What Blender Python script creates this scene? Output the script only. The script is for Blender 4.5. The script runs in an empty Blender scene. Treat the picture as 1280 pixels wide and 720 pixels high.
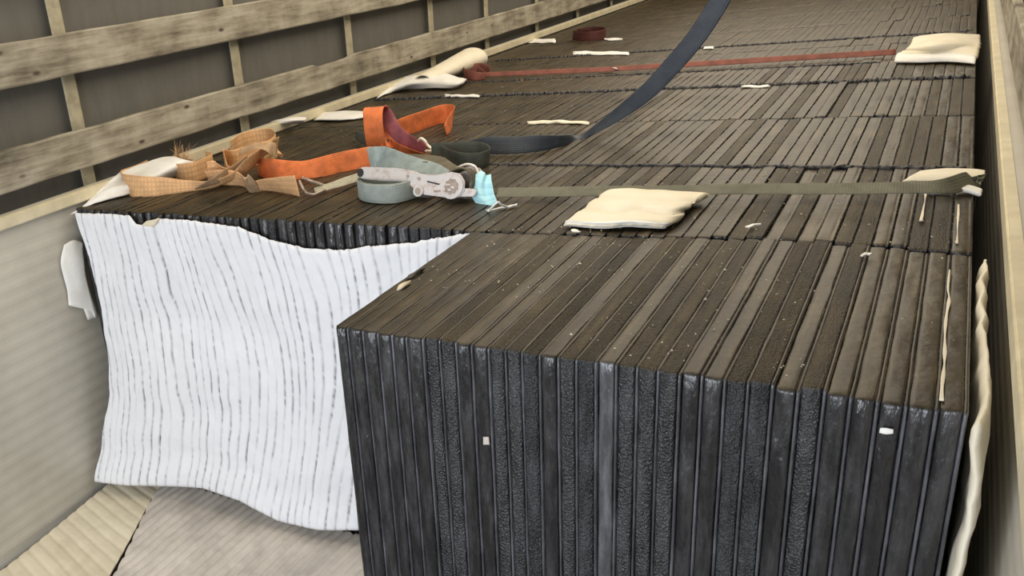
import bpy, bmesh, math, random
from mathutils import Vector, Matrix, Euler, noise
random.seed(7)
sc = bpy.context.scene
COL = sc.collection

# ------------------------------------------------------------------ camera
FP = 1108.145
CAM = Vector((0.9083, -1.3304, 0.6387))
ROT = Euler((1.19177, 0.129835, 0.623482), 'XYZ')
PU, PV = 640 - 299.14, 360 + 55.91            # principal point (the photograph is an off-centre crop)
cd = bpy.data.cameras.new('camera')
cd.sensor_width = 36.0
cd.lens = FP / 1280 * 36
cd.shift_x = 299.14 / 1280
cd.shift_y = 55.91 / 1280
cd.clip_start = 0.01
cam = bpy.data.objects.new('camera', cd)
cam.location = CAM
cam.rotation_euler = ROT
COL.objects.link(cam)
sc.camera = cam

# ------------------------------------------------------------------ world and light
sc.view_settings.view_transform = 'Standard'
sc.view_settings.look = 'None'
sc.view_settings.gamma = 1
sc.view_settings.use_curve_mapping = False
sc.view_settings.exposure = 0.0
w = bpy.data.worlds.new('sky'); sc.world = w
w.use_nodes = True
bg = w.node_tree.nodes['Background']
bg.inputs['Color'].default_value = (0.80, 0.88, 1.0, 1)
bg.inputs['Strength'].default_value = 1.0


def area(name, loc, rot, sx, sy, power, color):
    l = bpy.data.lights.new(name, 'AREA')
    l.shape = 'RECTANGLE'; l.size = sx; l.size_y = sy
    l.energy = power; l.color = color
    o = bpy.data.objects.new(name, l)
    o.location = loc; o.rotation_euler = rot
    COL.objects.link(o)
    return o


# daylight through the translucent roof sheet, and daylight through the open rear doors
area('roof_daylight', (-0.15, 4.6, 1.52), (0, 0, 0), 2.1, 9.0, 170, (1.0, 0.885, 0.71))
area('rear_door_daylight', (-0.25, -2.75, 0.35), (math.radians(90), 0, 0), 2.0, 1.9, 86, (0.90, 0.94, 1.0))

S_ = Matrix


def ray(u, v):
    return ROT.to_matrix() @ Vector(((u - PU) / FP, -(v - PV) / FP, -1.0))


def Pz(u, v, z=0.0):
    d = ray(u, v); return CAM + d * ((z - CAM.z) / d.z)


def Py(u, v, y):
    d = ray(u, v); return CAM + d * ((y - CAM.y) / d.y)


def Px(u, v, x):
    d = ray(u, v); return CAM + d * ((x - CAM.x) / d.x)


# ------------------------------------------------------------------ materials
def mat(name, color, rough=0.6, metal=0.0):
    m = bpy.data.materials.new(name); m.use_nodes = True
    b = m.node_tree.nodes['Principled BSDF']
    b.inputs['Base Color'].default_value = (*color, 1)
    b.inputs['Roughness'].default_value = rough
    b.inputs['Metallic'].default_value = metal
    return m, m.node_tree, b


def nd(nt, t, **kw):
    n = nt.nodes.new(t)
    for k, v in kw.items():
        if k in n.inputs: n.inputs[k].default_value = v
        else: setattr(n, k, v)
    return n


def pos_map(nt, scale, obj=False):
    mp = nd(nt, 'ShaderNodeMapping')
    mp.inputs['Scale'].default_value = scale
    if obj:
        t = nd(nt, 'ShaderNodeTexCoord'); nt.links.new(t.outputs['Object'], mp.inputs['Vector'])
    else:
        g = nd(nt, 'ShaderNodeNewGeometry'); nt.links.new(g.outputs['Position'], mp.inputs['Vector'])
    return mp


def noise_tex(nt, vec, scale, detail=4, rough=0.55):
    n = nd(nt, 'ShaderNodeTexNoise')
    n.inputs['Scale'].default_value = scale; n.inputs['Detail'].default_value = detail
    n.inputs['Roughness'].default_value = rough
    nt.links.new(vec.outputs[0], n.inputs['Vector'])
    return n


def ramp(nt, src, stops):
    r = nd(nt, 'ShaderNodeValToRGB')
    e = r.color_ramp.elements
    while len(e) > 1: e.remove(e[-1])
    e[0].position = stops[0][0]; c = stops[0][1]; e[0].color = (*c, 1) if len(c) == 3 else c
    for p, c in stops[1:]:
        x = e.new(p); x.color = (*c, 1)
    nt.links.new(src, r.inputs['Fac'])
    return r


def g3(v): return (v, v, v)


def mth(nt, op, a, b=None, clamp=False):
    n = nd(nt, 'ShaderNodeMath'); n.operation = op; n.use_clamp = clamp
    for i, x in enumerate((a, b)):
        if x is None: continue
        if isinstance(x, (int, float)): n.inputs[i].default_value = x
        else: nt.links.new(x, n.inputs[i])
    return n.outputs[0]


def mixc(nt, fac, a, b, mode='MIX'):
    n = nd(nt, 'ShaderNodeMix'); n.data_type = 'RGBA'; n.blend_type = mode
    for i, x in ((0, fac), (6, a), (7, b)):
        if isinstance(x, (int, float)): n.inputs[i].default_value = x
        elif isinstance(x, tuple): n.inputs[i].default_value = (*x, 1)
        else: nt.links.new(x, n.inputs[i])
    return n.outputs[2]


def bump(nt, b, h, strength=0.4, dist=0.002, prev=None):
    n = nd(nt, 'ShaderNodeBump'); n.inputs['Strength'].default_value = strength
    n.inputs['Distance'].default_value = dist
    nt.links.new(h, n.inputs['Height'])
    if prev is not None: nt.links.new(prev.outputs[0], n.inputs['Normal'])
    nt.links.new(n.outputs[0], b.inputs['Normal'])
    return n


def film_mat(name, speck, base):
    """black plastic film; brown road dust lies on whatever faces upward"""
    m, nt, b = mat(name, base, 0.3)
    L = nt.links.new
    geo = nd(nt, 'ShaderNodeNewGeometry')
    sep = nd(nt, 'ShaderNodeSeparateXYZ'); L(geo.outputs['Normal'], sep.inputs[0])
    up = nd(nt, 'ShaderNodeMapRange'); up.interpolation_type = 'SMOOTHSTEP'
    L(sep.outputs['Z'], up.inputs['Value'])
    up.inputs['From Min'].default_value = 0.55; up.inputs['From Max'].default_value = 0.93
    streak = noise_tex(nt, pos_map(nt, (70, 3.0, 20)), 1.0, 5, 0.6)
    blot = noise_tex(nt, pos_map(nt, (1, 1, 1)), 7.0, 4, 0.6)
    fine = noise_tex(nt, pos_map(nt, (1, 1, 1)), 260.0, 2, 0.5)
    oi = nd(nt, 'ShaderNodeObjectInfo')
    s = mth(nt, 'ADD', mth(nt, 'MULTIPLY', streak.outputs[0], 0.55), mth(nt, 'MULTIPLY', blot.outputs[0], 0.45))
    s = mth(nt, 'ADD', s, mth(nt, 'MULTIPLY', mth(nt, 'SUBTRACT', oi.outputs['Random'], 0.5), 0.07))
    s = mth(nt, 'ADD', s, mth(nt, 'MULTIPLY', mth(nt, 'SUBTRACT', fine.outputs[0], 0.5), 0.22))
    dustc = ramp(nt, s, [(0.30, (0.008, 0.0056, 0.0024)), (0.44, (0.024, 0.0166, 0.0068)), (0.55, (0.047, 0.0335, 0.0145)), (0.70, (0.100, 0.073, 0.036))])
    pinch = nd(nt, 'ShaderNodeTexVoronoi'); pinch.inputs['Scale'].default_value = 120
    L(pos_map(nt, (1, 1, 1)).outputs[0], pinch.inputs['Vector'])
    sp = ramp(nt, pinch.outputs['Distance'], [(0.0, g3(1)), (0.10, g3(0))])
    dc = mixc(nt, mth(nt, 'MULTIPLY', sp.outputs[0], mth(nt, 'GREATER_THAN', blot.outputs[0], 0.57)), dustc.outputs[0], (0.20, 0.15, 0.085))
    # plain film, slightly paler where it is scuffed
    sc_ = noise_tex(nt, pos_map(nt, (30, 30, 5)), 1.5, 5, 0.65)
    filmc = ramp(nt, sc_.outputs[0], [(0.42, base), (0.75, tuple(min(1, x * 2.6 + 0.012) for x in base))])
    L(mixc(nt, up.outputs[0], filmc.outputs[0], dc), b.inputs['Base Color'])
    r1 = ramp(nt, sc_.outputs[0], [(0.3, g3(0.15)), (0.75, g3(0.30 if speck else 0.36))])
    L(mixc(nt, up.outputs[0], r1.outputs[0], (0.43, 0.43, 0.43)), b.inputs['Roughness'])
    L(mixc(nt, up.outputs[0], (0.55, 0.55, 0.55), (0.26, 0.26, 0.26)), b.inputs['Specular IOR Level'])
    wr = noise_tex(nt, pos_map(nt, (38, 38, 12)), 1.0, 4, 0.55)
    b1 = bump(nt, b, mth(nt, 'MULTIPLY', wr.outputs[0], mth(nt, 'SUBTRACT', 1.0, mth(nt, 'MULTIPLY', up.outputs[0], 0.8))), 0.8, 0.010)
    if speck:
        v = nd(nt, 'ShaderNodeTexNoise'); v.inputs['Scale'].default_value = 300; v.inputs['Detail'].default_value = 2
        L(pos_map(nt, (1, 1, 0.8)).outputs[0], v.inputs['Vector'])
        bump(nt, b, v.outputs[0], min(1, speck * 1.3), 0.0095, b1)
    return m


FILM = [film_mat('smooth_black_film', 0, (0.017, 0.0165, 0.0175)),
        film_mat('grainy_black_film', 0.5, (0.020, 0.020, 0.022)),
        film_mat('coarse_black_film', 0.95, (0.026, 0.027, 0.030)),
        film_mat('pale_scuffed_film', 0, (0.060, 0.061, 0.066))]
SEAM = film_mat('film_seam', 0, (0.055, 0.056, 0.062))


def foam_mat(name, color, rough=0.65, groove=False, scatter=0.0, wear=None):
    m, nt, b = mat(name, color, rough)
    n = noise_tex(nt, pos_map(nt, (1, 1, 1)), 9.0, 5, 0.6)
    dark = tuple(c * k for c, k in zip(color, wear or (0.88, 0.87, 0.84)))
    r = ramp(nt, n.outputs[0], [(0.35, dark), (0.6, color)])
    nt.links.new(r.outputs[0], b.inputs['Base Color'])
    f = noise_tex(nt, pos_map(nt, (1, 1, 1)), 420.0, 2, 0.5)
    f2 = noise_tex(nt, pos_map(nt, (1, 1, 1)), 60.0, 3, 0.5)
    b1 = bump(nt, b, f2.outputs[0], 0.3, 0.003)
    bump(nt, b, f.outputs[0], 0.35, 0.0012, b1)
    if groove:
        # the thin web between two foam tubes is clear film: it lets the black panels show
        at = nd(nt, 'ShaderNodeAttribute'); at.attribute_name = 'web'
        nn = noise_tex(nt, pos_map(nt, (14, 14, 5)), 2.0, 4, 0.6)
        k = ramp(nt, nn.outputs[0], [(0.36, g3(0.45)), (0.60, g3(1.0))])
        fac = mth(nt, 'MULTIPLY', at.outputs['Fac'], k.outputs[0])
        tr = nd(nt, 'ShaderNodeBsdfTransparent')
        mx = nd(nt, 'ShaderNodeMixShader')
        out = nt.nodes['Material Output']
        nt.links.new(fac, mx.inputs[0]); nt.links.new(b.outputs[0], mx.inputs[1]); nt.links.new(tr.outputs[0], mx.inputs[2])
        nt.links.new(mx.outputs[0], out.inputs['Surface'])
    return m


FOAM_W = foam_mat('white_foam', (0.77, 0.775, 0.80), groove=True, wear=(0.95, 0.95, 0.95))
FOAM_P = foam_mat('plain_white_foam', (0.80, 0.79, 0.76))
FOAM_C = foam_mat('cream_foam', (0.72, 0.67, 0.54), wear=(0.93, 0.90, 0.85))
FOAM_F = foam_mat('dusty_foam', (0.60, 0.54, 0.47), wear=(0.72, 0.72, 0.72))
FOAM_Y = foam_mat('yellowed_foam', (0.72, 0.64, 0.48), wear=(0.85, 0.84, 0.8))


def web_mat(name, color, color2=None, rough=0.75, check=0.0, dirt=0.5, fx=55):
    m, nt, b = mat(name, color, rough)
    L = nt.links.new
    uv = nd(nt, 'ShaderNodeUVMap')
    def wave(axis, freq):
        wv = nd(nt, 'ShaderNodeTexWave'); wv.bands_direction = axis; wv.wave_profile = 'SIN'
        wv.inputs['Scale'].default_value = freq; wv.inputs['Distortion'].default_value = 0.3
        L(uv.outputs[0], wv.inputs['Vector']); return wv
    wx = wave('X', fx); wy = wave('Y', fx * .8)
    wea = mth(nt, 'MULTIPLY', wx.outputs['Fac'], wy.outputs['Fac'])
    n = noise_tex(nt, pos_map(nt, (1, 1, 1)), 22.0, 5, 0.6)
    c2 = color2 or tuple(c * dirt for c in color)
    r = ramp(nt, n.outputs[0], [(0.36, c2), (0.62, color)])
    cc = mixc(nt, mth(nt, 'MULTIPLY', mth(nt, 'SUBTRACT', 1.0, wea), check), r.outputs[0], tuple(c * 0.45 for c in color))
    L(cc, b.inputs['Base Color'])
    bump(nt, b, wea, 0.5, 0.0012)
    return m


W_TAN = web_mat('tan_webbing', (0.88, 0.52, 0.25), check=0.5, dirt=0.72, fx=22)
W_TAND = web_mat('darker_tan_webbing', (0.52, 0.34, 0.19), check=0.3, dirt=0.6)  # darker tan for the loop's inner arc, knot, stub and frayed band
W_ORG = web_mat('orange_webbing', (0.78, 0.20, 0.055), check=0.15, dirt=0.62)
W_PNK = web_mat('plum_webbing', (0.36, 0.10, 0.125), check=0.3, dirt=0.5)
W_GRY = web_mat('blue_grey_webbing', (0.30, 0.37, 0.38), check=0.2, dirt=0.7)
W_ROL = web_mat('grey_green_webbing', (0.34, 0.38, 0.35), check=0.25, dirt=0.75)
W_OLV = web_mat('olive_webbing', (0.13, 0.11, 0.065), check=0.2, dirt=0.6)
W_DGR = web_mat('dark_green_webbing', (0.085, 0.095, 0.078), check=0.2, dirt=0.6)
W_NVY = web_mat('navy_webbing', (0.017, 0.026, 0.042), (0.032, 0.043, 0.056), rough=0.5, check=0.2)
W_GRN = web_mat('grey_olive_webbing', (0.15, 0.145, 0.10), check=0.2, dirt=0.7)
W_RED = web_mat('red_webbing', (0.26, 0.085, 0.06), check=0.15, dirt=0.6)
W_MAR = web_mat('maroon_webbing', (0.10, 0.022, 0.018), check=0.15, dirt=0.6)
W_CRM = web_mat('cream_webbing', (0.47, 0.42, 0.29), check=0.15, dirt=0.7)


def metal_mat(name, c1, c2, rough=0.45, metal=0.5):
    m, nt, b = mat(name, c1, rough, metal)
    n = noise_tex(nt, pos_map(nt, (1, 1, 1)), 55.0, 5, 0.65)
    r = ramp(nt, n.outputs[0], [(0.52, c1), (0.70, c2)])
    nt.links.new(r.outputs[0], b.inputs['Base Color'])
    bump(nt, b, n.outputs[0], 0.3, 0.002)
    return m


ZINC = metal_mat('worn_zinc', (0.66, 0.62, 0.60), (0.50, 0.37, 0.31))
ZINC_D = metal_mat('rusted_zinc', (0.40, 0.33, 0.27), (0.12, 0.07, 0.05), 0.6)
WHITE_M = metal_mat('white_coated_wire', (0.78, 0.75, 0.66), (0.6, 0.55, 0.45), 0.4, 0.1)
DARK, _, _ = mat('hollow_shade', (0.02, 0.02, 0.02), 0.8)  # near-black that paints the shade inside the ratchet's openings
MASK, _nt, _b = mat('mask_cloth', (0.42, 0.72, 0.80), 0.7)
bump(_nt, _b, noise_tex(_nt, pos_map(_nt, (1, 1, 1)), 150.0, 3).outputs[0], 0.3, 0.002)
LOOP, _, _ = mat('ear_loop_elastic', (0.75, 0.76, 0.76), 0.7)


def wood_mat():
    m, nt, b = mat('weathered_plank', (0.3, 0.27, 0.2), 0.8)
    n = noise_tex(nt, pos_map(nt, (10, 2.2, 22)), 1.6, 8, 0.65)
    n2 = noise_tex(nt, pos_map(nt, (1, 1, 1)), 5.5, 4, 0.6)
    g = noise_tex(nt, pos_map(nt, (50, 6, 240)), 1.0, 4, 0.6)
    s = mth(nt, 'ADD', mth(nt, 'MULTIPLY', n.outputs[0], 0.55), mth(nt, 'MULTIPLY', n2.outputs[0], 0.45))
    s = mth(nt, 'ADD', s, mth(nt, 'MULTIPLY', mth(nt, 'SUBTRACT', g.outputs[0], 0.5), 0.15))
    r = ramp(nt, s, [(0.34, (0.10, 0.085, 0.06)), (0.45, (0.235, 0.205, 0.15)), (0.55, (0.36, 0.325, 0.25)), (0.68, (0.48, 0.45, 0.37))])
    v = nd(nt, 'ShaderNodeTexVoronoi'); v.inputs['Scale'].default_value = 1.0
    nt.links.new(pos_map(nt, (3, 5.5, 13)).outputs[0], v.inputs['Vector'])
    k = ramp(nt, v.outputs['Distance'], [(0.05, g3(1)), (0.13, g3(0))])
    nt.links.new(mixc(nt, k.outputs[0], r.outputs[0], (0.07, 0.05, 0.035)), b.inputs['Base Color'])
    bump(nt, b, s, 0.5, 0.004)
    return m


WOOD = wood_mat()


def simple_noise_mat(name, c1, c2, scale=(1, 1, 1), rough=0.7, bs=0.2, freq=5):
    m, nt, b = mat(name, c1, rough)
    n = noise_tex(nt, pos_map(nt, scale), freq, 5, 0.6)
    r = ramp(nt, n.outputs[0], [(0.35, c2), (0.65, c1)])
    nt.links.new(r.outputs[0], b.inputs['Base Color'])
    bump(nt, b, n.outputs[0], bs, 0.004)
    return m


TARP = simple_noise_mat('grey_tarpaulin', (0.14, 0.133, 0.115), (0.120, 0.114, 0.098), (1, 4, 1), 0.6, 0.1)
BOARD = simple_noise_mat('side_board_lining', (0.52, 0.49, 0.42), (0.45, 0.42, 0.355), (1, 1, 1), 0.5, 0.1)
RAIL = simple_noise_mat('cream_rail_paint', (0.68, 0.61, 0.43), (0.56, 0.50, 0.35), (2, 3, 2), 0.55, 0.1)
ROOF = simple_noise_mat('roof_sheet', (0.62, 0.58, 0.48), (0.52, 0.48, 0.40), (1, 1, 1), 0.6, 0.1)
FLOORM = simple_noise_mat('plywood_floor', (0.10, 0.075, 0.05), (0.05, 0.038, 0.027), (8, 1, 1), 0.7, 0.2)
GAP_SHADE = simple_noise_mat('black_gap_shade', (0.006, 0.0065, 0.010), (0.010, 0.011, 0.018), (40, 40, 40), 0.5, 0.4)  # near-black that paints the shade in the gaps between rows

# ------------------------------------------------------------------ mesh helpers
def link_mesh(name, verts, faces, material, parent=None, smooth=False, uvs=None, attrs=None, flat_big=False):
    me = bpy.data.meshes.new(name)
    me.from_pydata([tuple(v) for v in verts], [], faces)
    me.update()
    if smooth: me.polygons.foreach_set('use_smooth', [True] * len(me.polygons))
    if flat_big: me.polygons.foreach_set('use_smooth', [len(f) <= 4 and not (len(f) == 4 and max(f) - min(f) > 60) for f in faces])
    if uvs:
        ul = me.uv_layers.new(name='UVMap')
        for lp in me.loops: ul.data[lp.index].uv = uvs[lp.vertex_index]
    if attrs:
        for k, vals in attrs.items():
            a = me.attributes.new(k, 'FLOAT', 'POINT'); a.data.foreach_set('value', vals)
    me.materials.append(material)
    o = bpy.data.objects.new(name, me)
    COL.objects.link(o)
    if parent: o.parent = parent
    return o


def tag(o, label=None, cat=None, group=None, kind=None):
    if label: o['label'] = label
    if cat: o['category'] = cat
    if group: o['group'] = group
    if kind: o['kind'] = kind
    return o


def empty(name, loc=(0, 0, 0), **kw):
    o = bpy.data.objects.new(name, None)
    o.empty_display_size = 0.05
    o.location = loc
    COL.objects.link(o)
    return tag(o, **kw)


def child(o, root):
    """parent a mesh built in world space to an empty that has only a location"""
    o.parent = root
    off = Vector(root.location)
    for v in o.data.vertices: v.co -= off
    return o


def box(name, a, b, material, parent=None, bevel=0.0):
    bm = bmesh.new()
    bmesh.ops.create_cube(bm, size=1)
    a = Vector(a); b = Vector(b)
    for v in bm.verts:
        v.co = Vector(((a[i] + b[i]) / 2 + v.co[i] * (b[i] - a[i]) for i in range(3)))
    if bevel: bmesh.ops.bevel(bm, geom=bm.edges[:], offset=bevel, segments=2, affect='EDGES')
    me = bpy.data.meshes.new(name); bm.to_mesh(me); bm.free()
    me.materials.append(material)
    o = bpy.data.objects.new(name, me); COL.objects.link(o)
    if parent: o.parent = parent
    return o


def cat(p0, p1, p2, p3, t):
    return 0.5 * ((2 * p1) + (-p0 + p2) * t + (2 * p0 - 5 * p1 + 4 * p2 - p3) * t * t + (-p0 + 3 * p1 - 3 * p2 + p3) * t ** 3)


def spline(pts, n, closed=False):
    out = []
    m = len(pts)
    segs = m if closed else m - 1
    for i in range(segs):
        if closed: q = [pts[(i + k - 1) % m] for k in range(4)]
        else: q = [pts[max(0, min(m - 1, i + k - 1))] for k in range(4)]
        for j in range(n): out.append(cat(*q, j / n))
    if not closed: out.append(pts[-1])
    return out


Z = Vector((0, 0, 1))


def ribbon(name, stations, width, material, parent=None, thick=0.0022, n=8, closed=False, wmul=None, wave=0.0):
    """stations: (centre, width direction) pairs; webbing with real thickness and rounded-off edges"""
    C = spline([s[0] for s in stations], n, closed)
    D = spline([Vector(s[1]).normalized() for s in stations], n, closed)
    Wm = spline([Vector((s[2] if len(s) > 2 else 1.0, 0, 0)) for s in stations], n, closed)
    N = len(C); vs, uvs, fs = [], [], []
    across = [-1, -0.93, -0.5, 0, 0.5, 0.93, 1]
    K = len(across); L = 0
    for i in range(N):
        if closed: T = C[(i + 1) % N] - C[i - 1]
        else: T = C[min(N - 1, i + 1)] - C[max(0, i - 1)]
        if i: L += (C[i] - C[i - 1]).length
        T.normalize()
        d = D[i] - T * D[i].dot(T)
        d = d.normalized() if d.length > 1e-4 else D[i]
        nn = T.cross(d)
        for side in (1, -1):
            for a in across:
                e = 0.3 if abs(a) == 1 else 1.0
                sag = math.sin(L * 60 + a * 1.2) * wave * (1 - abs(a) * .5)
                vs.append(C[i] + d * (a * width / 2 * Wm[i].x) + nn * (side * thick / 2 * e + sag))
                uvs.append((L, a * width / 2))
    R = 2 * K
    M = N if closed else N - 1
    for i in range(M):
        p, q = i * R, ((i + 1) % N) * R
        for k in range(K - 1):
            fs.append((p + k, q + k, q + k + 1, p + k + 1))
            fs.append((p + K + k, p + K + k + 1, q + K + k + 1, q + K + k))
        fs.append((p, p + K, q + K, q)); fs.append((p + K - 1, q + K - 1, q + 2 * K - 1, p + 2 * K - 1))
    if not closed:
        for p, fl in ((0, 0), ((N - 1) * R, 1)):
            for k in range(K - 1):
                f = (p + k, p + k + 1, p + K + k + 1, p + K + k)
                fs.append(f if not fl else f[::-1])
    return link_mesh(name, vs, fs, material, parent, True, uvs)


def tube(name, pts, r, material, parent=None, n=6, segs=8, closed=False):
    C = spline([Vector(p) for p in pts], n, closed); N = len(C)
    vs, fs = [], []
    ref = Vector((0.3, 0.2, 1)).normalized()
    for i in range(N):
        T = ((C[(i + 1) % N] - C[i - 1]) if closed else (C[min(N - 1, i + 1)] - C[max(0, i - 1)])).normalized()
        a = T.cross(ref)
        if a.length < 0.05: a = T.cross(Vector((1, 0, 0)))
        a.normalize(); b = T.cross(a)
        for k in range(segs):
            an = 2 * math.pi * k / segs
            vs.append(C[i] + a * (math.cos(an) * r) + b * (math.sin(an) * r))
    for i in range(N if closed else N - 1):
        for k in range(segs):
            p, q = i * segs, ((i + 1) % N) * segs
            fs.append((p + k, p + (k + 1) % segs, q + (k + 1) % segs, q + k))
    if not closed:
        fs.append(tuple(range(segs))[::-1]); fs.append(tuple((N - 1) * segs + k for k in range(segs)))
    return link_mesh(name, vs, fs, material, parent, True)


def sheet(name, grid, material, thick=0.006, nu=6, nv=6, ribs=0, rib_depth=0.003, rib_axis=1, rough=0.0, rag=0.0, parent=None, seed=0, web=False):
    """soft sheet through a grid of control points, closed with an underside; ribs run along one axis"""
    rows = [spline(r, nu) for r in grid]
    cols = []
    for c in range(len(rows[0])): cols.append(spline([r[c] for r in rows], nv))
    NU, NV = len(cols), len(cols[0])
    P = [[cols[u][v] for v in range(NV)] for u in range(NU)]
    Nn = [[None] * NV for _ in range(NU)]
    for u in range(NU):
        for v in range(NV):
            a = P[min(NU - 1, u + 1)][v] - P[max(0, u - 1)][v]
            b = P[u][min(NV - 1, v + 1)] - P[u][max(0, v - 1)]
            nn = a.cross(b)
            Nn[u][v] = nn.normalized() if nn.length > 1e-12 else Vector((0, 0, 1))
    vs, fs = [], []
    for side in (0, 1):
        for u in range(NU):
            for v in range(NV):
                fu, fv = u / (NU - 1), v / (NV - 1)
                p = P[u][v].copy(); nn = Nn[u][v]
                t = thick / 2
                if ribs:
                    x = (fv if rib_axis else fu) * ribs
                    t -= rib_depth * (abs(math.cos(math.pi * x)) ** 7)
                edge = min(fu, 1 - fu, fv, 1 - fv)
                if edge == 0: t *= 0.35
                p = p + nn * (t if side == 0 else -t)
                if rough: p += nn * (noise.noise(p * 18 + Vector((seed, 0, 0))) * rough)
                if rag and edge == 0:
                    p += Vector((noise.noise(P[u][v] * 70), noise.noise(P[u][v] * 70 + Vector((9, 0, 0))), 0)) * rag
                vs.append(p)
    I = lambda s, u, v: s * NU * NV + u * NV + v
    for u in range(NU - 1):
        for v in range(NV - 1):
            fs.append((I(0, u, v), I(0, u + 1, v), I(0, u + 1, v + 1), I(0, u, v + 1)))
            fs.append((I(1, u, v), I(1, u, v + 1), I(1, u + 1, v + 1), I(1, u + 1, v)))
    for u in range(NU - 1):
        fs.append((I(0, u, 0), I(1, u, 0), I(1, u + 1, 0), I(0, u + 1, 0)))
        fs.append((I(0, u, NV - 1), I(0, u + 1, NV - 1), I(1, u + 1, NV - 1), I(1, u, NV - 1)))
    for v in range(NV - 1):
        fs.append((I(0, 0, v), I(0, 0, v + 1), I(1, 0, v + 1), I(1, 0, v)))
        fs.append((I(0, NU - 1, v), I(1, NU - 1, v), I(1, NU - 1, v + 1), I(0, NU - 1, v + 1)))
    return link_mesh(name, vs, fs, material, parent, True)


# ------------------------------------------------------------------ the setting: inside of a curtain-sided trailer
FL = -1.10
XL, XR = -1.502, 1.045
YB, YF = -2.9, 12.2
floor = tag(box('floor', (XL - .06, YB, FL - 0.04), (XR + .06, YF, FL - 0.004), FLOORM), kind='structure')
ceiling = tag(box('ceiling', (XL - .2, YB, 1.58), (XR + .2, YF, 1.60), ROOF), kind='structure')
wf = tag(box('wall_front', (XL - .2, YF, FL), (XR + .2, YF + .03, 1.6), BOARD), kind='structure')


def side_wall(side):
    sg = -1 if side == 'left' else 1
    xi = XL if sg < 0 else XR
    # tarpaulin curtain, gently rippled
    vs, fs = [], []
    NY, NZ = 180, 10
    for i in range(NY + 1):
        y = YB + (YF - YB) * i / NY
        for j in range(NZ + 1):
            z = FL + (1.6 - FL) * j / NZ
            vs.append((xi + sg * (0.085 + 0.008 * noise.noise(Vector((0, y * 2.1, z * 0.4)))), y, z))
    for i in range(NY):
        for j in range(NZ):
            a = i * (NZ + 1) + j
            fs.append((a, a + 1, a + NZ + 2, a + NZ + 1))
    wall = tag(link_mesh('wall_' + side, vs, fs, TARP, smooth=True), kind='structure')
    # ribbed lining of the low side board
    vs, fs = [], []
    zs = [FL + 0.0035 + (0.044 - FL) * k / 96 for k in range(97)]
    for y in (YB, YF):
        for k, z in enumerate(zs):
            vs.append((xi - sg * (0.0012 * (1 if k % 4 < 2 else 0)), y, z))
        vs += [(xi + sg * 0.03, y, zs[-1]), (xi + sg * 0.03, y, zs[0])]
    n = len(zs) + 2
    for k in range(n): fs.append((k, (k + 1) % n, n + (k + 1) % n, n + k))
    fs += [tuple(range(n))[::-1], tuple(range(n, 2 * n))]
    link_mesh('side_board', vs, fs, BOARD, wall)
    # three planks slotted above the board, each a long board of its own with worn edges
    for q, (z0, z1) in enumerate(((0.113, 0.243), (0.428, 0.563), (0.76, 0.89), (1.10, 1.23))):
        vs, fs = [], []
        NY = 330
        for i in range(NY + 1):
            y = YB + (YF - YB) * i / NY
            e0 = 0.004 * noise.noise(Vector((q * 7, y * 4, 1))); e1 = 0.004 * noise.noise(Vector((q * 7 + 3, y * 5, 2)))
            if q == 0 and side == 'left' and 2.3 < y < 2.62: e1 -= 0.012 + 0.008 * noise.noise(Vector((0, y * 40, 0)))
            xo, xin = xi + sg * 0.030, xi + sg * 0.006
            vs += [(xo, y, z0 + e0), (xin + sg * .003, y, z0 + e0), (xin, y, z0 + e0 + .005), (xin, y, z1 + e1 - .005), (xin + sg * .003, y, z1 + e1), (xo, y, z1 + e1)]
        for i in range(NY):
            for k in range(6):
                a, b_ = i * 6 + k, i * 6 + (k + 1) % 6
                fs.append((a, b_, b_ + 6, a + 6))
        fs += [(0, 1, 2, 3, 4, 5), tuple(NY * 6 + k for k in (5, 4, 3, 2, 1, 0))]
        link_mesh('plank', vs, fs, WOOD, wall)
    # upright webbing bands on the curtain
    for y in WEB_Y:
        ribbon('webbing_band', [(Vector((xi + sg * 0.060, y, FL + .1)), (0, 1, 0)), (Vector((xi + sg * 0.058, y + .004, .4)), (0, 1, 0)), (Vector((xi + sg * 0.060, y, 1.5)), (0, 1, 0))], 0.062, W_CRM, wall, 0.003, 4)
    return wall


WEB_Y = []
WEB_Y = [-1.95, -1.02, -0.10, 0.82, 1.76, 2.69, 3.61, 4.40, 5.3, 6.2, 7.1, 8.0, 8.9, 9.8, 10.7, 11.6]
wall_left = side_wall('left')
wall_right = side_wall('right')
tag(box('trim_1', (XL - .004, YB + .02, 0.008), (XL + .022, YF - .02, 0.049), RAIL, None, 0.004), kind='structure')
tag(box('trim_2', (XR - .022, YB + .02, 0.008), (XR + .004, YF - .02, 0.049), RAIL, None, 0.004), kind='structure')

# ------------------------------------------------------------------ the load: film-wrapped panels standing on edge
BOT = FL + 0.006


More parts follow.
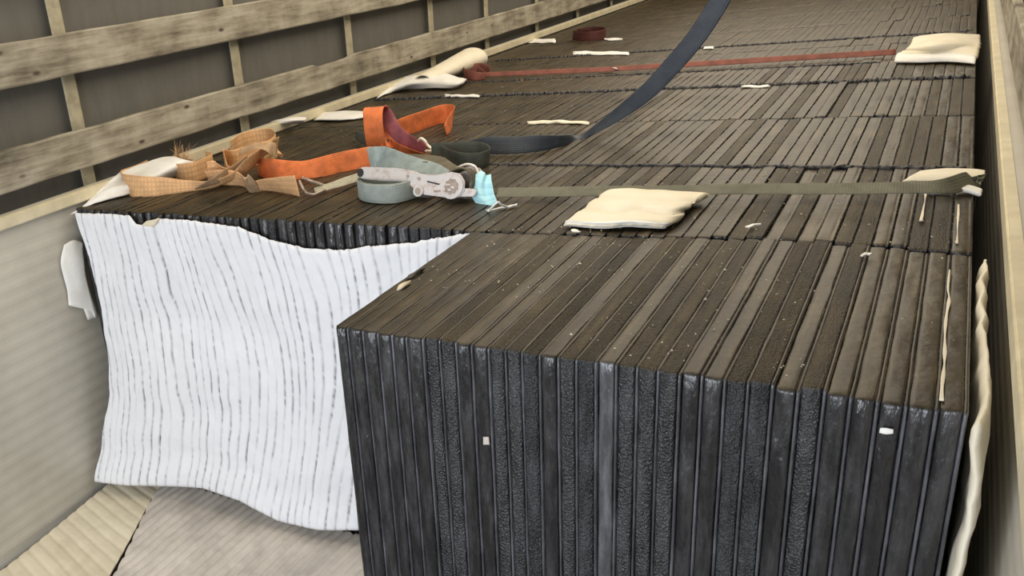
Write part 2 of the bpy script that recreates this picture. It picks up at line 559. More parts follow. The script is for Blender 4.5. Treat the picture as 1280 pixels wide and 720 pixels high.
def panel_geo(wd, y0, y1, nx_prof, ntop, nfront, amp, seed, zt=0.0, topk=0.34, xn=1.0):
    """closed shell: front face, rounded shoulder, top, rounded shoulder, back; a profile across the width"""
    r = 0.007
    path = []                      # (y, z, ny, nz)
    for k in range(nfront): path.append((y0, BOT + (zt - r - BOT) * (k / nfront) ** 0.8, -1, 0))
    for k in range(5):
        a = math.pi / 2 * k / 4
        path.append((y0 + r - r * math.cos(a), zt - r + r * math.sin(a), -math.cos(a), math.sin(a)))
    for k in range(1, ntop): path.append((y0 + r + (y1 - y0 - 2 * r) * k / ntop, zt, 0, 1))
    for k in range(4):
        a = math.pi / 2 * k / 3
        path.append((y1 - r + r * math.sin(a), zt - r + r * math.cos(a), math.sin(a), math.cos(a)))
    path.append((y1, BOT, 1, 0))
    vs, fs = [], []
    NX = len(nx_prof)
    for (y, z, ny, nz) in path:
        fx = 1 + 0.0
        for i, (t, h) in enumerate(nx_prof):
            x = t * wd
            if 0 < i < NX - 1: x += 0.0008 / xn * noise.noise(Vector((seed, y * 9, z * 9)))
            k = noise.noise(Vector((seed * 3.1 + x * xn * 26, y * 7, z * 7))) * amp + noise.noise(Vector((seed * 1.7 + x * xn * 70, y * 30, z * 30))) * amp * 0.5
            if z > zt - 0.05 and ny < 0 and nz < .5: k += noise.noise(Vector((seed + x * xn * 110, 3, z * 75))) * amp * 1.1 * min(1, (z - zt + .05) / .02)
            hs = 1 - (1 - topk) * max(0, nz)
            if ny > -.5 and nz > .9: hs *= .8 + 1.0 * noise.noise(Vector((seed + i * 2.3, y * 11, 0)))
            o = h * hs + (k if 0 < i < NX - 1 else k * .75)
            if ny > 0.5 or z <= BOT + 1e-6: o = min(o, 0)
            vs.append((x, y + ny * o, z + nz * o))
    n = len(path)
    for j in range(n - 1):
        for i in range(NX - 1):
            a = j * NX + i
            fs.append((a, a + 1, a + NX + 1, a + NX))
    # sides and underside
    fs.append(tuple(j * NX for j in range(n)))
    fs.append(tuple(j * NX + NX - 1 for j in reversed(range(n))))
    fs.append((0, (n - 1) * NX, (n - 1) * NX + NX - 1, NX - 1))
    return vs, fs


PROF = [(0, -.007), (.02, -.0035), (.07, -.0006), (.2, .0002), (.38, .0006), (.55, .0004), (.70, 0), (.755, -.0010), (.785, -.0045), (.80, -.0065)]
SEAMP = [(0, -.006), (.18, -.0008), (.5, .0006), (.8, -.0012), (1, -.006)]
LOWP = [(0, -.006), (.07, -.001), (.25, .0004), (.55, .0004), (.72, -.0004), (.78, -.0028), (.84, -.0006), (.93, -.0008), (1, -.006)]

BND = [0.0, 0.029, 0.063, 0.097, 0.128, 0.158, 0.192, 0.222, 0.255, 0.287, 0.318, 0.348, 0.378, 0.409, 0.441, 0.471, 0.503, 0.534, 0.566, 0.598, 0.630, 0.661, 0.693, 0.724, 0.756, 0.789, 0.821, 0.853, 0.884, 0.916, 0.950, 0.980]


def backline(x):
    pts = [(-2, .652), (0, .650), (.4, .680), (.65, .712), (.74, .708), (.88, .700), (.98, .672), (2, .66)]
    for (a, ya), (b_, yb) in zip(pts, pts[1:]):
        if a <= x <= b_: return ya + (yb - ya) * (x - a) / (b_ - a)


ORD = ['corner', 'second', 'third', 'fourth', 'fifth', 'sixth', 'seventh', 'eighth', 'ninth', 'tenth', 'eleventh', 'twelfth', 'thirteenth', 'fourteenth', 'fifteenth', 'sixteenth', 'seventeenth', 'eighteenth', 'nineteenth', 'twentieth']
def ordn(k):
    if k < 20: return ORD[k]
    k1 = k + 1
    tens = {2: 'twenty', 3: 'thirty', 4: 'forty', 5: 'fifty'}[k1 // 10]
    if k1 % 10 == 0: return tens[:-1] + 'ieth'
    return tens + '-' + (['first'] + ORD[1:9])[k1 % 10 - 1]


TEX = [0, 0, 0, 0, 0, 0, 1, 1, 0, 0, 1, 1, 2, 0, 1, 2, 3, 1, 1, 1, 0, 0, 2, 2, 0, 1, 0, 0, 0, 0, 0]
WORDS = ['smooth-faced', 'grainy-faced', 'coarse, glittering', 'pale, scuffed']
npan = len(BND) - 1
for i in range(npan):
    x0, x1 = BND[i], BND[i + 1]
    wd = x1 - x0
    rgt = min(1, max(0, (x0 - .25) / .5))
    zt = random.uniform(-.0045, .0035) * (.22 + .78 * rgt) if i not in (0, npan - 1) else 0
    y0 = random.uniform(-.003, .004) if i else 0.0
    y1 = backline((x0 + x1) / 2) - .004 + random.uniform(-.004, .004)
    if i == 0: nm = 'at the inner front corner of the near block'
    elif i == npan - 1: nm = 'closing the near block at its outer right end'
    elif i <= 15: nm = '%s from the inner corner of the near block' % ORD[i]
    else: nm = '%s from the right end of the near block' % ORD[npan - 1 - i]
    nm = nm.replace('the inner', 'the left inner') if i else nm
    ro = empty('wrapped_panel', (x0, 0, 0), label='%s black film-wrapped panel, %s' % (WORDS[TEX[i]], nm), cat='panel', group='upright panels of the near block')
    vs, fs = panel_geo(wd, y0, y1, PROF, 42, 46, 0.0019 if TEX[i] in (1, 2) else 0.0015, i * 5.3, zt, .07 + .30 * rgt)
    o = link_mesh('panel_body', vs, fs, FILM[TEX[i]], ro, True, flat_big=True)
    vs, fs = panel_geo(wd * .185, y0 + .001, y1 - .003, SEAMP, 24, 34, 0.0009, i * 3.7 + 40, zt - .0004 - .0008 * rgt, .07 + .30 * rgt)
    o = link_mesh('film_seam', vs, fs, SEAM, ro, True, flat_big=True)
    o.location = (wd * .808, 0, 0)
    if i == 0:
        pass

# rows behind: the 300 largest panels are objects, the rest of the load is one mesh
ROWS = [(None, 1.350), (1.358, 2.026), (2.033, 2.715), (2.725, 3.185), (3.195, 3.78), (3.79, 4.035), (4.045, 4.72), (4.73, 5.40), (5.41, 6.08), (6.09, 6.77), (6.78, 7.45), (7.46, 8.13), (8.14, 8.81), (8.82, 9.5), (9.51, 10.2)]
RN = ['second row, directly behind the near block and under the straps', 'third row from the doors, where the navy strap ends', 'fourth row from the doors, before the dark gap', 'fifth row from the doors, behind the dark gap']
RSH = ['second', 'third', 'fourth', 'fifth']
protos = {}
count = npan
stuff_v, stuff_f = [], []
for ri, (ya, yb) in enumerate(ROWS):
    xs = [-1.472]
    while xs[-1] < 0.98 - .035: xs.append(xs[-1] + random.choice([.029, .0305, .0315, .033, .034]))
    k_ = (0.98 + 1.472) / (xs[-1] + 1.472)
    xs = [-1.472 + (x + 1.472) * k_ for x in xs]
    n = len(xs) - 1
    for i in reversed(range(n)):
        x0, x1 = xs[i], xs[i + 1]
        y0 = (backline((x0 + x1) / 2) + .004 if ya is None else ya) + random.uniform(-.004, .004)
        y1 = yb + random.uniform(-.006, .006)
        zt = random.gauss(-.001, (.0024 if ri == 0 else .0013) * (1 if x0 > .45 else .35)) + (0.004 if ri and x0 > .55 and random.random() < .2 else 0)
        fromright = n - 1 - i
        if ri < 4 and count < 300:
            count += 1
            key = random.randrange(6) + (6 if x0 > .45 else 0)
            if (ri == 0, key) not in protos:
                vs, fs = panel_geo(1.0, 0, .68, [(t, h) for t, h in LOWP], 26, 10, 0.0018, 100 + key * 9 + ri, 0, .07 if key < 6 else .24 if ri == 0 else .17, .032)
                me = bpy.data.meshes.new('wrapped_panel'); me.from_pydata(vs, [], fs); me.update()
                me.polygons.foreach_set('use_smooth', [len(f) <= 4 for f in fs]); me.materials.append(FILM[[0, 1, 0, 0, 1, 0][key % 6]])
                protos[(ri == 0, key)] = me
            o = bpy.data.objects.new('wrapped_panel', protos[(ri == 0, key)])
            COL.objects.link(o)
            o.scale = (x1 - x0, (y1 - y0) / .68, 1)
            o.location = (x0, y0, min(zt, .006))
            if o.location.z < 0: o.scale.z = (BOT - zt) / BOT
            if fromright == 0: lb = 'black film-wrapped panel at the right end of the %s row from the doors' % RSH[ri]
            elif fromright < 40: lb = 'black film-wrapped panel, %s from the right end of the %s row' % (ordn(fromright), RSH[ri])
            elif i == 0: lb = 'black film-wrapped panel at the left wall end of the %s row' % RSH[ri]
            else: lb = 'black film-wrapped panel, %s from the left wall end of the %s row' % (ordn(i), RSH[ri])
            words = lb.split()
            tag(o, ' '.join(words[:16]) if len(words) > 16 else lb, 'panel', 'upright panels of the %s row' % RSH[ri])
        else:
            vs, fs = panel_geo(x1 - x0, y0, y1, LOWP, 14 if ri < 6 else 8, 2, 0.0014, 300 + ri * 90 + i, zt, .10)
            b0 = len(stuff_v)
            stuff_v += [(v[0] + x0, v[1], v[2]) for v in vs]
            stuff_f += [tuple(q + b0 for q in f) for f in fs]
tag(link_mesh('wrapped_panels_beyond', stuff_v, stuff_f, FILM[0], None, True, flat_big=True), 'remaining rows of dusty black panels running to the far end of the trailer', 'panels', None, 'stuff')

# crinkled black strips added to paint the shade of the open joints between rows
def joint_shade(y, x0, x1, label, amp):
    vs, fs = [], []
    n = int((x1 - x0) / .004)
    for k in range(n + 1):
        x = x0 + (x1 - x0) * k / n
        ph = noise.noise(Vector((x * 75, y, 0))); p2 = noise.noise(Vector((x * 120, y * 3, 4)))
        yy = y + ph * .016; zz = .001 + amp * (p2 * 1.2 + .7)
        vs += [(x, yy - .009 - amp * .5, -.008), (x, yy - .005, zz), (x, yy + .004, zz), (x, yy + .008, -.008)]
    for k in range(n):
        for j in range(4):
            a, b_ = k * 4 + j, k * 4 + (j + 1) % 4
            fs.append((a, a + 4, b_ + 4, b_))
    fs += [(0, 1, 2, 3), tuple(n * 4 + j for j in (3, 2, 1, 0))]
    tag(link_mesh('joint_shade_strip', vs, fs, GAP_SHADE, None, True), label, 'film')


joint_shade(1.354, -1.45, .965, 'crinkled black strip for the shade in the joint just behind the grey-olive strap', .004)
joint_shade(2.720, -1.45, .965, 'crinkled blue-black strip for the shade in the joint crossed by the navy strap', .009)
joint_shade(3.19, -1.40, .965, 'dark strip for the shade in the joint just below the red strap', .004)
joint_shade(4.04, -1.35, .965, 'crinkled dark strip for the shade in the furthest visible joint', .007)

# ------------------------------------------------------------------ foam
YF1 = 0.648


def hang_sheet():
    """big ribbed foam sheet hanging over the face of the recessed block, bellying out at its foot"""
    def lerp(tab, t):
        for (a, *va), (b_, *vb) in zip(tab, tab[1:]):
            if a <= t <= b_:
                k = (t - a) / (b_ - a); k = k * k * (3 - 2 * k) * .5 + k * .5
                return [p + (q - p) * k for p, q in zip(va, vb)]
        return list(tab[-1][1:])
    NU, NV = 640, 90
    left = [(0, -1.450, .010), (.17, -1.420, .010), (.37, -1.408, .010), (.55, -1.398, .012), (.66, -1.412, .02), (.85, -1.456, .11), (1, -1.480, .23)]
    top = [(0, -.010), (.13, -.006), (.18, -.008), (.20, -.036), (.245, -.040), (.27, -.012), (.36, -.012), (.42, -.018), (.49, -.024), (.53, -.040), (.58, -.060), (.66, -.075), (.74, -.072), (.80, -.055), (.88, -.040), (.95, -.018), (1, -.004)]
    bot = [(0, -1.075), (.06, -1.088), (.2, -1.075), (.36, -1.035), (.5, -1.03), (.62, -1.055), (.75, -1.070), (1, -1.05)]
    N = 42
    HEM = [(100, 597), (120, 600), (160, 607), (200, 610), (250, 612), (300, 625), (350, 648), (400, 660), (449, 662), (700, 664)]

    def hem(x, y):
        lo, hi = -1.09, -.85
        for _ in range(14):
            z = (lo + hi) / 2
            q = ROT.to_matrix().transposed() @ (Vector((x, y, z)) - CAM)
            u = PU + FP * q.x / -q.z; vv = PV - FP * q.y / -q.z
            t = HEM[-1][1]
            for (a, va), (b_, vb) in zip(HEM, HEM[1:]):
                if a <= u <= b_: t = va + (vb - va) * (u - a) / (b_ - a)
            if u < 100: t = 597
            if vv > t: lo = z
            else: hi = z
        return max(-1.085, z)
    vs, fs, web = [], [], []
    for side in (0, 1):
        for a in range(NU + 1):
            s = a / NU
            zb_ = hem(-1.480 * (1 - s) - .006 * s, YF1 - (.020 + .23 * .6 * (1 - s)))
            zt = lerp(top, s)[0] + .003 * noise.noise(Vector((s * 70, 0, 3))) + .002 * noise.noise(Vector((s * 200, 0, 3)))
            zb = zb_
            for b_ in range(NV + 1):
                v = b_ / NV
                xl, dl = lerp(left, v)
                xr = -0.006
                x = xl + (xr - xl) * s
                z = zt + (zb - zt) * v
                # depth in front of the block: flat on top, belly at the lower left
                d = .008 + dl * (1 - s) * .6 + .045 * math.sin(math.pi * min(1, max(0, (v - .35) / .65))) * math.exp(-((s - .25) / .35) ** 2) + .012 * math.sin(3.1 * s * math.pi + v * 2) * v
                d += .012 * v * (1 + noise.noise(Vector((s * 3, v * 3, 8))))
                ph = s * N + 1.1 * noise.noise(Vector((s * 9, .3 * v, 2))) + .9 * math.sin(4.2 * v + 5 * s) + .8 * math.sin(2.6 * math.pi * s + 1.1) * v + .45 * noise.noise(Vector((s * 5, v * 4, 0))) + .10 * noise.noise(Vector((s * 30, v * 14, 5)))
                c = abs(math.cos(math.pi * ph))
                g = c ** 18
                q_ = round(ph)
                kk = .62 + 1.1 * noise.noise(Vector((q_ * 3.37, v * 3.2, 1))) + .5 * noise.noise(Vector((q_ * 5.1, v * 13, 7)))
                kk = max(.12, min(1, kk)); g *= kk
                t = .0034 * (1 - g) + .0010
                t += (.0022 * noise.noise(Vector((s * 45, v * 26, 2))) + .0014 * noise.noise(Vector((s * 150, v * 80, 2)))) * (1 - g)
                if v == 0 or v == 1 or s == 0: t *= .4
                t = max(t, .0006)
                y = YF1 - d - (t if side == 0 else -t * .5)
                vs.append((x, y, z)); web.append(min(1, max(0, (c ** 20) * (.75 + .9 * noise.noise(Vector((q_ * 2.7, v * 70, 3)))) * kk)) if 0 < a < NU else 0)
    M = (NU + 1) * (NV + 1)
    I = lambda q, a, b_: q * M + a * (NV + 1) + b_
    for a in range(NU):
        for b_ in range(NV):
            fs.append((I(0, a, b_), I(0, a, b_ + 1), I(0, a + 1, b_ + 1), I(0, a + 1, b_)))
            fs.append((I(1, a, b_), I(1, a + 1, b_), I(1, a + 1, b_ + 1), I(1, a, b_ + 1)))
        fs.append((I(0, a, 0), I(0, a + 1, 0), I(1, a + 1, 0), I(1, a, 0)))
        fs.append((I(0, a, NV), I(1, a, NV), I(1, a + 1, NV), I(0, a + 1, NV)))
    for b_ in range(NV):
        fs.append((I(0, 0, b_), I(1, 0, b_), I(1, 0, b_ + 1), I(0, 0, b_ + 1)))
        fs.append((I(0, NU, b_), I(0, NU, b_ + 1), I(1, NU, b_ + 1), I(1, NU, b_)))
    o = link_mesh('foam_sheet', vs, fs, FOAM_W, None, True, attrs={'web': web})
    return tag(o, 'large white ribbed foam sheet hanging over the face of the recessed block', 'foam sheet')


hang_sheet()
FOAM_T = 'foam pieces'


def pz(u, v, z=0.0): return Pz(u, v, z)


# foam on the floor at the lower left: two overlapping sheets
XBND, SKW = -1.28, -.40


def floor_sheet(name, x0, x1, y0, y1, z, material, ang, pitch, depth, label, skew=0.0, curl=0.0):
    NU, NV = 260, 120
    vs, fs = [], []
    ca, sa = math.cos(ang), math.sin(ang)
    for side in (0, 1):
        for a in range(NU + 1):
            for b_ in range(NV + 1):
                y = y0 + (y1 - y0) * b_ / NV
                x = x0 + (x1 - x0) * a / NU + skew * (y - y1) * (1 - a / NU if x0 == XBND else a / NU)
                ph = (x * ca + y * sa) / pitch + .3 * noise.noise(Vector((x * 3, y * 3, 0)))
                g = abs(math.cos(math.pi * ph)) ** 6
                k9 = min(1, max(0, (y - .05) / .58)); h = z + .006 * noise.noise(Vector((x * 4, y * 4, z * 50))) + .006 + curl * k9 * k9 * (3 - 2 * k9)
                t = .005 - g * depth
                vs.append((x, y, h + (t if side == 0 else -.003)))
    M = (NU + 1) * (NV + 1)
    I = lambda q, a, b_: q * M + a * (NV + 1) + b_
    for a in range(NU):
        for b_ in range(NV):
            fs.append((I(0, a, b_), I(0, a + 1, b_), I(0, a + 1, b_ + 1), I(0, a, b_ + 1)))
            fs.append((I(1, a, b_), I(1, a, b_ + 1), I(1, a + 1, b_ + 1), I(1, a + 1, b_)))
        fs.append((I(0, a, 0), I(1, a, 0), I(1, a + 1, 0), I(0, a + 1, 0)))
        fs.append((I(0, a, NV), I(0, a + 1, NV), I(1, a + 1, NV), I(1, a, NV)))
    for b_ in range(NV):
        fs.append((I(0, 0, b_), I(0, 0, b_ + 1), I(1, 0, b_ + 1), I(1, 0, b_)))
        fs.append((I(0, NU, b_), I(1, NU, b_), I(1, NU, b_ + 1), I(0, NU, b_ + 1)))
    return tag(link_mesh(name, vs, fs, material, None, True), label, 'foam sheet')



floor_sheet('foam_sheet', XBND, -0.32, -.05, .64, FL + .002, FOAM_F, -.15, .034, .007, 'grey-beige dusty ribbed foam sheet spread flat on the trailer floor', SKW, .065)
floor_sheet('foam_sheet', -1.476, XBND - .004, -.05, .62, FL + .010, FOAM_Y, 1.3, .045, .0028, 'cream ribbed foam sheet on the floor beside the left side board', SKW, .04)

# white foam draped over the wall end of the recessed block
g_ = [[Px(88, 268, -1.478), Px(112, 252, -1.480), Px(126, 236, -1.482), Px(150, 215, -1.486)],
      [Pz(118, 254, .004), Pz(135, 238, .03), Pz(160, 224, .045), Pz(205, 196, .085)],
      [Pz(150, 246, .004), Pz(165, 236, .02), Pz(190, 222, .045), Pz(232, 200, .075)],
      [Pz(168, 240, .004), Pz(190, 232, .010), Pz(215, 222, .02), Pz(262, 206, .03)]]
tag(sheet('foam_wrap', g_, FOAM_P, .008, 8, 8, 4, .003, 0, rough=.004, rag=.004), 'crumpled white foam sheet over the block corner left of the tan strap', 'foam sheet')

# foam strip wedged between side board and block
g_ = [[Px(80, 306, -1.490), Px(92, 300, -1.478), Px(104, 303, -1.474)],
      [Px(76, 330, -1.492), Px(92, 326, -1.476), Px(104, 322, -1.474)],
      [Px(84, 362, -1.492), Px(100, 352, -1.478), Px(108, 350, -1.474)],
      [Px(86, 382, -1.494), Px(110, 388, -1.480), Px(120, 398, -1.474)]]
g_ = [[p + Vector((0, .0, 0)) for p in r] for r in g_]
tag(sheet('foam_strip', g_, FOAM_P, .010, 6, 6, rough=.004), 'folded white foam strip wedged between side board and recessed block', 'foam strip')
g_ = [[Px(82, 330, -1.484), Px(100, 324, -1.476)], [Px(96, 364, -1.484), Px(108, 350, -1.476)], [Px(110, 400, -1.486), Px(122, 396, -1.476)]]
tag(sheet('foam_strip', g_, FOAM_P, .012, 6, 6, rough=.003), 'lower tongue of white foam poking out beside the recessed block', 'foam strip')

# cream foam pad on the near block
g_ = [[pz(706, 280, .010), pz(728, 262, .016), pz(748, 247, .020), pz(768, 239, .014)],
      [pz(748, 283, .012), pz(764, 266, .026), pz(782, 249, .030), pz(800, 238, .020)],
      [pz(790, 281, .016), pz(802, 264, .026), pz(814, 250, .028), pz(826, 238, .020)],
      [pz(832, 284, .008), pz(838, 268, .022), pz(846, 253, .022), pz(856, 240, .016)],
      [pz(842, 277, .006), pz(856, 263, .012), pz(868, 254, .016), pz(888, 243, .016)]]
tag(sheet('foam_pad', g_, FOAM_C, .016, 12, 10, 3, .010, 0, rough=.004, rag=.010), 'torn cream foam pad with white front edge lying across the grey-olive strap', 'foam pad')

pad_ = bpy.data.objects['foam_pad']
g_ = [[pz(705, 282, .004), pz(709, 275, .016)], [pz(748, 285, .005), pz(750, 278, .020)], [pz(790, 283, .009), pz(792, 276, .024)], [pz(834, 286, .003), pz(836, 279, .016)]]
sheet('torn_edge', g_, FOAM_P, .008, 14, 5, rough=.004, rag=.006, parent=pad_)

# foam pad folded round the strap at the right end
g_ = [[pz(1126, 229, .004), pz(1138, 222, .012), pz(1150, 216, .014)],
      [pz(1165, 229, .004), pz(1172, 221, .014), pz(1180, 213, .016)],
      [pz(1205, 230, .004), pz(1208, 221, .014), pz(1212, 214, .016)],
      [pz(1226, 231, .004), pz(1229, 223, .010), pz(1231, 217, .012)]]
tag(sheet('foam_pad', g_, FOAM_C, .012, 10, 10, rough=.004, rag=.006), 'cream foam pad lying behind the grey-olive strap at the right end', 'foam pad')
g_ = [[pz(1150, 240, .006), pz(1160, 235, .008)], [pz(1180, 240, .010), pz(1185, 234, .012)], [pz(1205, 239, .012), pz(1208, 233, .012)], [pz(1226, 245, .004), pz(1228, 239, .008)]]
tag(sheet('foam_lip', g_, FOAM_P, .010, 10, 8, rough=.003), 'white lip of foam showing in front of the strap at the right end', 'foam strip')

# thick folded foam at the top right, over the end of the red strap
g_ = [[pz(1123, 70, .020), pz(1128, 65, .03), pz(1136, 60, .045), pz(1142, 48, .045)],
      [pz(1150, 68, .030), pz(1158, 63, .045), pz(1164, 57, .06), pz(1168, 44, .055)],
      [pz(1185, 67, .030), pz(1190, 61, .045), pz(1192, 55, .06), pz(1196, 43, .055)],
      [pz(1222, 72, .020), pz(1224, 63, .035), pz(1225, 56, .04), pz(1225, 46, .04)]]
tag(sheet('foam_pad', g_, FOAM_C, .018, 10, 10, rough=.005, rag=.005), 'thick folded cream foam over the end of the red strap, far right', 'foam pad')
g_ = [[pz(1118, 78, .006), pz(1119, 72, .020), pz(1122, 67, .024)], [pz(1150, 78.5, .006), pz(1151, 71, .026), pz(1153, 65, .030)], [pz(1185, 77.5, .006), pz(1187, 70, .026), pz(1189, 64, .030)], [pz(1218, 80, .006), pz(1220, 74, .020), pz(1222, 68, .024)]]
tag(sheet('foam_lip', g_, FOAM_P, .012, 10, 8, rough=.002), 'bluish white underside lip of the thick folded foam at far right', 'foam strip')

# foam along the left edge of the load
def roll():
    a, b_ = Pz(528, 101, .045), Pz(590, 73, .075)
    d = (b_ - a); L = d.length; d.normalize()
    sx = d.cross(Z).normalized(); up = sx.cross(d)
    vs, fs = [], []
    NS, NT = 30, 64
    for i in range(NS + 1):
        s = i / NS
        rr = .045 + .050 * s
        for k in range(NT + 1):
            an = -2.2 + 2 * math.pi * 1.25 * k / NT
            q = rr * (1 - .16 * k / NT) * (1 + .02 * noise.noise(Vector((s * 4, an, 0))))
            c = a + d * (L * s)
            vs.append(c + sx * (math.cos(an) * q) + up * (math.sin(an) * q * .62))
    for i in range(NS):
        for k in range(NT):
            p = i * (NT + 1) + k
            fs.append((p, p + 1, p + NT + 2, p + NT + 1))
    o = link_mesh('foam_roll', vs, fs, FOAM_C, None, True)
    md = o.modifiers.new('thickness', 'SOLIDIFY'); md.thickness = .006
    return tag(o, 'loosely rolled cream foam sheet lying against the left side rail', 'foam roll')


roll()
g_ = [[pz(470, 123, .004), pz(482, 110, .02), pz(500, 98, .035)],
      [pz(500, 112, .010), pz(512, 104, .045), pz(524, 95, .055)],
      [pz(540, 110, .012), pz(548, 101, .045), pz(550, 92, .055)],
      [pz(566, 110, .008), pz(574, 104, .03), pz(578, 98, .03)],
      [pz(576, 103, .006), pz(580, 101, .010), pz(583, 99, .012)]]
tag(sheet('foam_sheet', g_, FOAM_P, .012, 10, 10, 3, .004, 1, rough=.004), 'white foam sheet curling up in front of the cream foam roll', 'foam sheet')
g_ = [[pz(392, 150, .008), pz(398, 145, .016), pz(404, 141, .02)], [pz(425, 150, .010), pz(430, 144, .02), pz(434, 139, .02)], [pz(455, 147, .008), pz(460, 143, .014), pz(462, 140, .014)]]
tag(sheet('foam_strip', g_, FOAM_P, .008, 8, 6, rough=.003, rag=.003), 'flat white foam strip left of the upright orange strap loop', 'foam strip')
g_ = [[pz(329, 162, .020), pz(334, 157, .034), pz(338, 153, .036)], [pz(355, 156, .028), pz(360, 151, .05), pz(362, 148, .05)], [pz(378, 154, .020), pz(382, 150, .036), pz(384, 147, .036)]]
tag(sheet('foam_strip', g_, FOAM_P, .008, 8, 6, rough=.003, rag=.003), 'small white foam scrap on the rail above the tan strap', 'foam strip')
g_ = [[pz(232, 214, .02), pz(238, 208, .035), pz(240, 203, .035)], [pz(250, 210, .02), pz(254, 203, .04), pz(256, 200, .04)]]
tag(sheet('foam_strip', g_, FOAM_P, .006, 6, 6, rough=.003), 'tiny white foam flap on the rail behind the tan strap coil', 'foam strip')


def thin_strip(u0, u1, v, label, wpx=4.0, z=.006, material=FOAM_P, dv=0.0):
    n = max(3, int((u1 - u0) / 12))
    a = []; b_ = []
    for k in range(n + 1):
        u = u0 + (u1 - u0) * k / n
        j = random.uniform(-1, 1); vv = v + dv * k / n
        a.append(pz(u, vv + wpx / 2 + j * .5, z * .5)); b_.append(pz(u, vv - wpx / 2 + j * .8, z + random.uniform(0, .006)))
    tag(sheet('foam_sliver', [[p, q] for p, q in zip(a, b_)], material, .008, 4, 3, rough=.006, rag=.010, seed=u0), label, 'foam scrap')


thin_strip(660, 738, 153, 'long cream foam sliver lying above the low end of the navy strap', 3.6, material=FOAM_C)
thin_strip(556, 600, 120, 'narrow white foam sliver in the joint right of the curled foam', 3)
thin_strip(928, 962, 108, 'white foam sliver in the joint right of the navy strap', 3, dv=-1)
thin_strip(716, 786, 66.5, 'long white foam sliver in the furthest visible joint', 4)
thin_strip(650, 694, 51, 'white foam sliver at the far end of the left rail', 5)
thin_strip(748, 772, 86, 'short white foam sliver lying on the red strap', 2.5, z=.022)
thin_strip(880, 892, 60, 'tiny white foam scrap right of the raised navy strap', 3)
thin_strip(755, 778, 49, 'faint white foam sliver beside the maroon cloth', 2.5)


def long_sliver(pts, label, wd=.004, z=.004, material=FOAM_C):
    pts = [(u_, v_) for (a1, a2), (b1, b2) in zip(pts, pts[1:]) for u_, v_ in ((a1, a2), ((a1 + b1) / 2 + random.uniform(-.7, .7), (a2 + b2) / 2))] + [pts[-1]]
    st = [(Pz(u, v, z), (1, 0, 0), random.uniform(.25, 1.2)) for u, v in pts]
    tag(ribbon('foam_thread', st, wd, material, None, .003, 6), label, 'foam scrap')


long_sliver([(1187, 338), (1185, 362), (1186, 378), (1182, 404), (1181, 440), (1179, 470), (1177, 500)], 'pale foam thread between the last two panels of the near block', .0045)
long_sliver([(1198, 256), (1197, 280), (1196, 304)], 'pale foam thread in the second row near its right end', .004)
long_sliver([(1157, 243), (1154, 262), (1151, 276)], 'pale foam thread in the second row below the white foam lip', .005)
long_sliver([(934, 284), (942, 281), (951, 280)], 'small loose white foam crumb right of the cream foam pad', .012, .008, FOAM_P)
long_sliver([(1077, 320), (1083, 317), (1089, 318)], 'small white foam crumb on the near block at upper right', .010, .008, FOAM_P)
long_sliver([(716, 287), (720, 289), (724, 290)], 'small white foam crumb below the cream foam pad', .012, .008, FOAM_P)
g_ = [[Pz(496, 363, .000), Pz(499, 357, .006)], [Pz(504, 360, .003), Pz(506, 353, .008)], [Pz(512, 355, .0), Pz(514, 350, .006)]]
tag(sheet('foam_scrap', g_, FOAM_Y, .006, 5, 5, rough=.004, rag=.003), 'cream foam scrap on the left edge of the near block', 'foam scrap')
g_ = [[Pz(507, 349, .002), Pz(510, 343, .008)], [Pz(518, 346, .004), Pz(520, 338, .012)], [Pz(527, 340, .0), Pz(530, 334, .006)]]
tag(sheet('film_scrap', g_, FILM[0], .004, 5, 5, rough=.006, rag=.004), 'dark torn film flap on the left edge of the near block', 'film')
g_ = [[Py(177, 282, YF1 - .022), Py(184, 276, YF1 - .022)], [Py(190, 283, YF1 - .030), Py(194, 274, YF1 - .026)], [Py(196, 279, YF1 - .022), Py(199, 272, YF1 - .020)]]
tag(sheet('foam_scrap', g_, FOAM_Y, .006, 5, 5, rough=.004), 'yellowish foam scrap at the torn top edge of the hanging sheet', 'foam scrap')
g_ = [[Py(1099, 541, -.004), Py(1100, 535, -.004)], [Py(1108, 543, -.006), Py(1108, 535, -.005)], [Py(1117, 542, -.004), Py(1117, 537, -.004)]]
tag(sheet('foam_scrap', g_, FOAM_P, .003, 5, 5, rough=.001), 'bright white foam scrap stuck to the near block face near its right end', 'foam scrap')
g_ = [[Py(604, 556, -.003), Py(604, 546, -.003)], [Py(612, 556, -.005), Py(611, 546, -.004)]]
tag(sheet('foam_scrap', g_, FOAM_F, .003, 5, 5, rough=.001), 'small grey scrap stuck to the near block face left of centre', 'foam scrap')

# crumbs: tiny, uncounted
def crumbs():
    vs, fs = [], []
    R_ = random.Random(3)
    for k in range(900):
        if k < 620: x, y = R_.uniform(.02, .96), R_.uniform(.02, 1.3)
        else: x, y = R_.uniform(-1.3, .96), R_.uniform(1.0, 4.0)
        if k < 620 and noise.noise(Vector((x * 4, y * 4, 6))) < -.12 : continue
        s = R_.uniform(.0006, .0022) * (1.7 if R_.random() < .05 else 1)
        b0 = len(vs); c = Vector((x, y, .003))
        for q in ((1, 0, 0), (-.5, .9, 0), (-.6, -.8, .2), (0, .1, 1.1)):
            vs.append(c + Vector(q) * s + Vector((R_.uniform(-s, s) * .4, R_.uniform(-s, s) * .4, 0)))
        fs += [(b0, b0 + 2, b0 + 1), (b0, b0 + 1, b0 + 3), (b0 + 1, b0 + 2, b0 + 3), (b0 + 2, b0, b0 + 3)]
    tag(link_mesh('crumbs', vs, fs, FOAM_Y), 'pale foam crumbs and grit scattered over the dusty panel tops', 'crumbs', None, 'stuff')


crumbs()

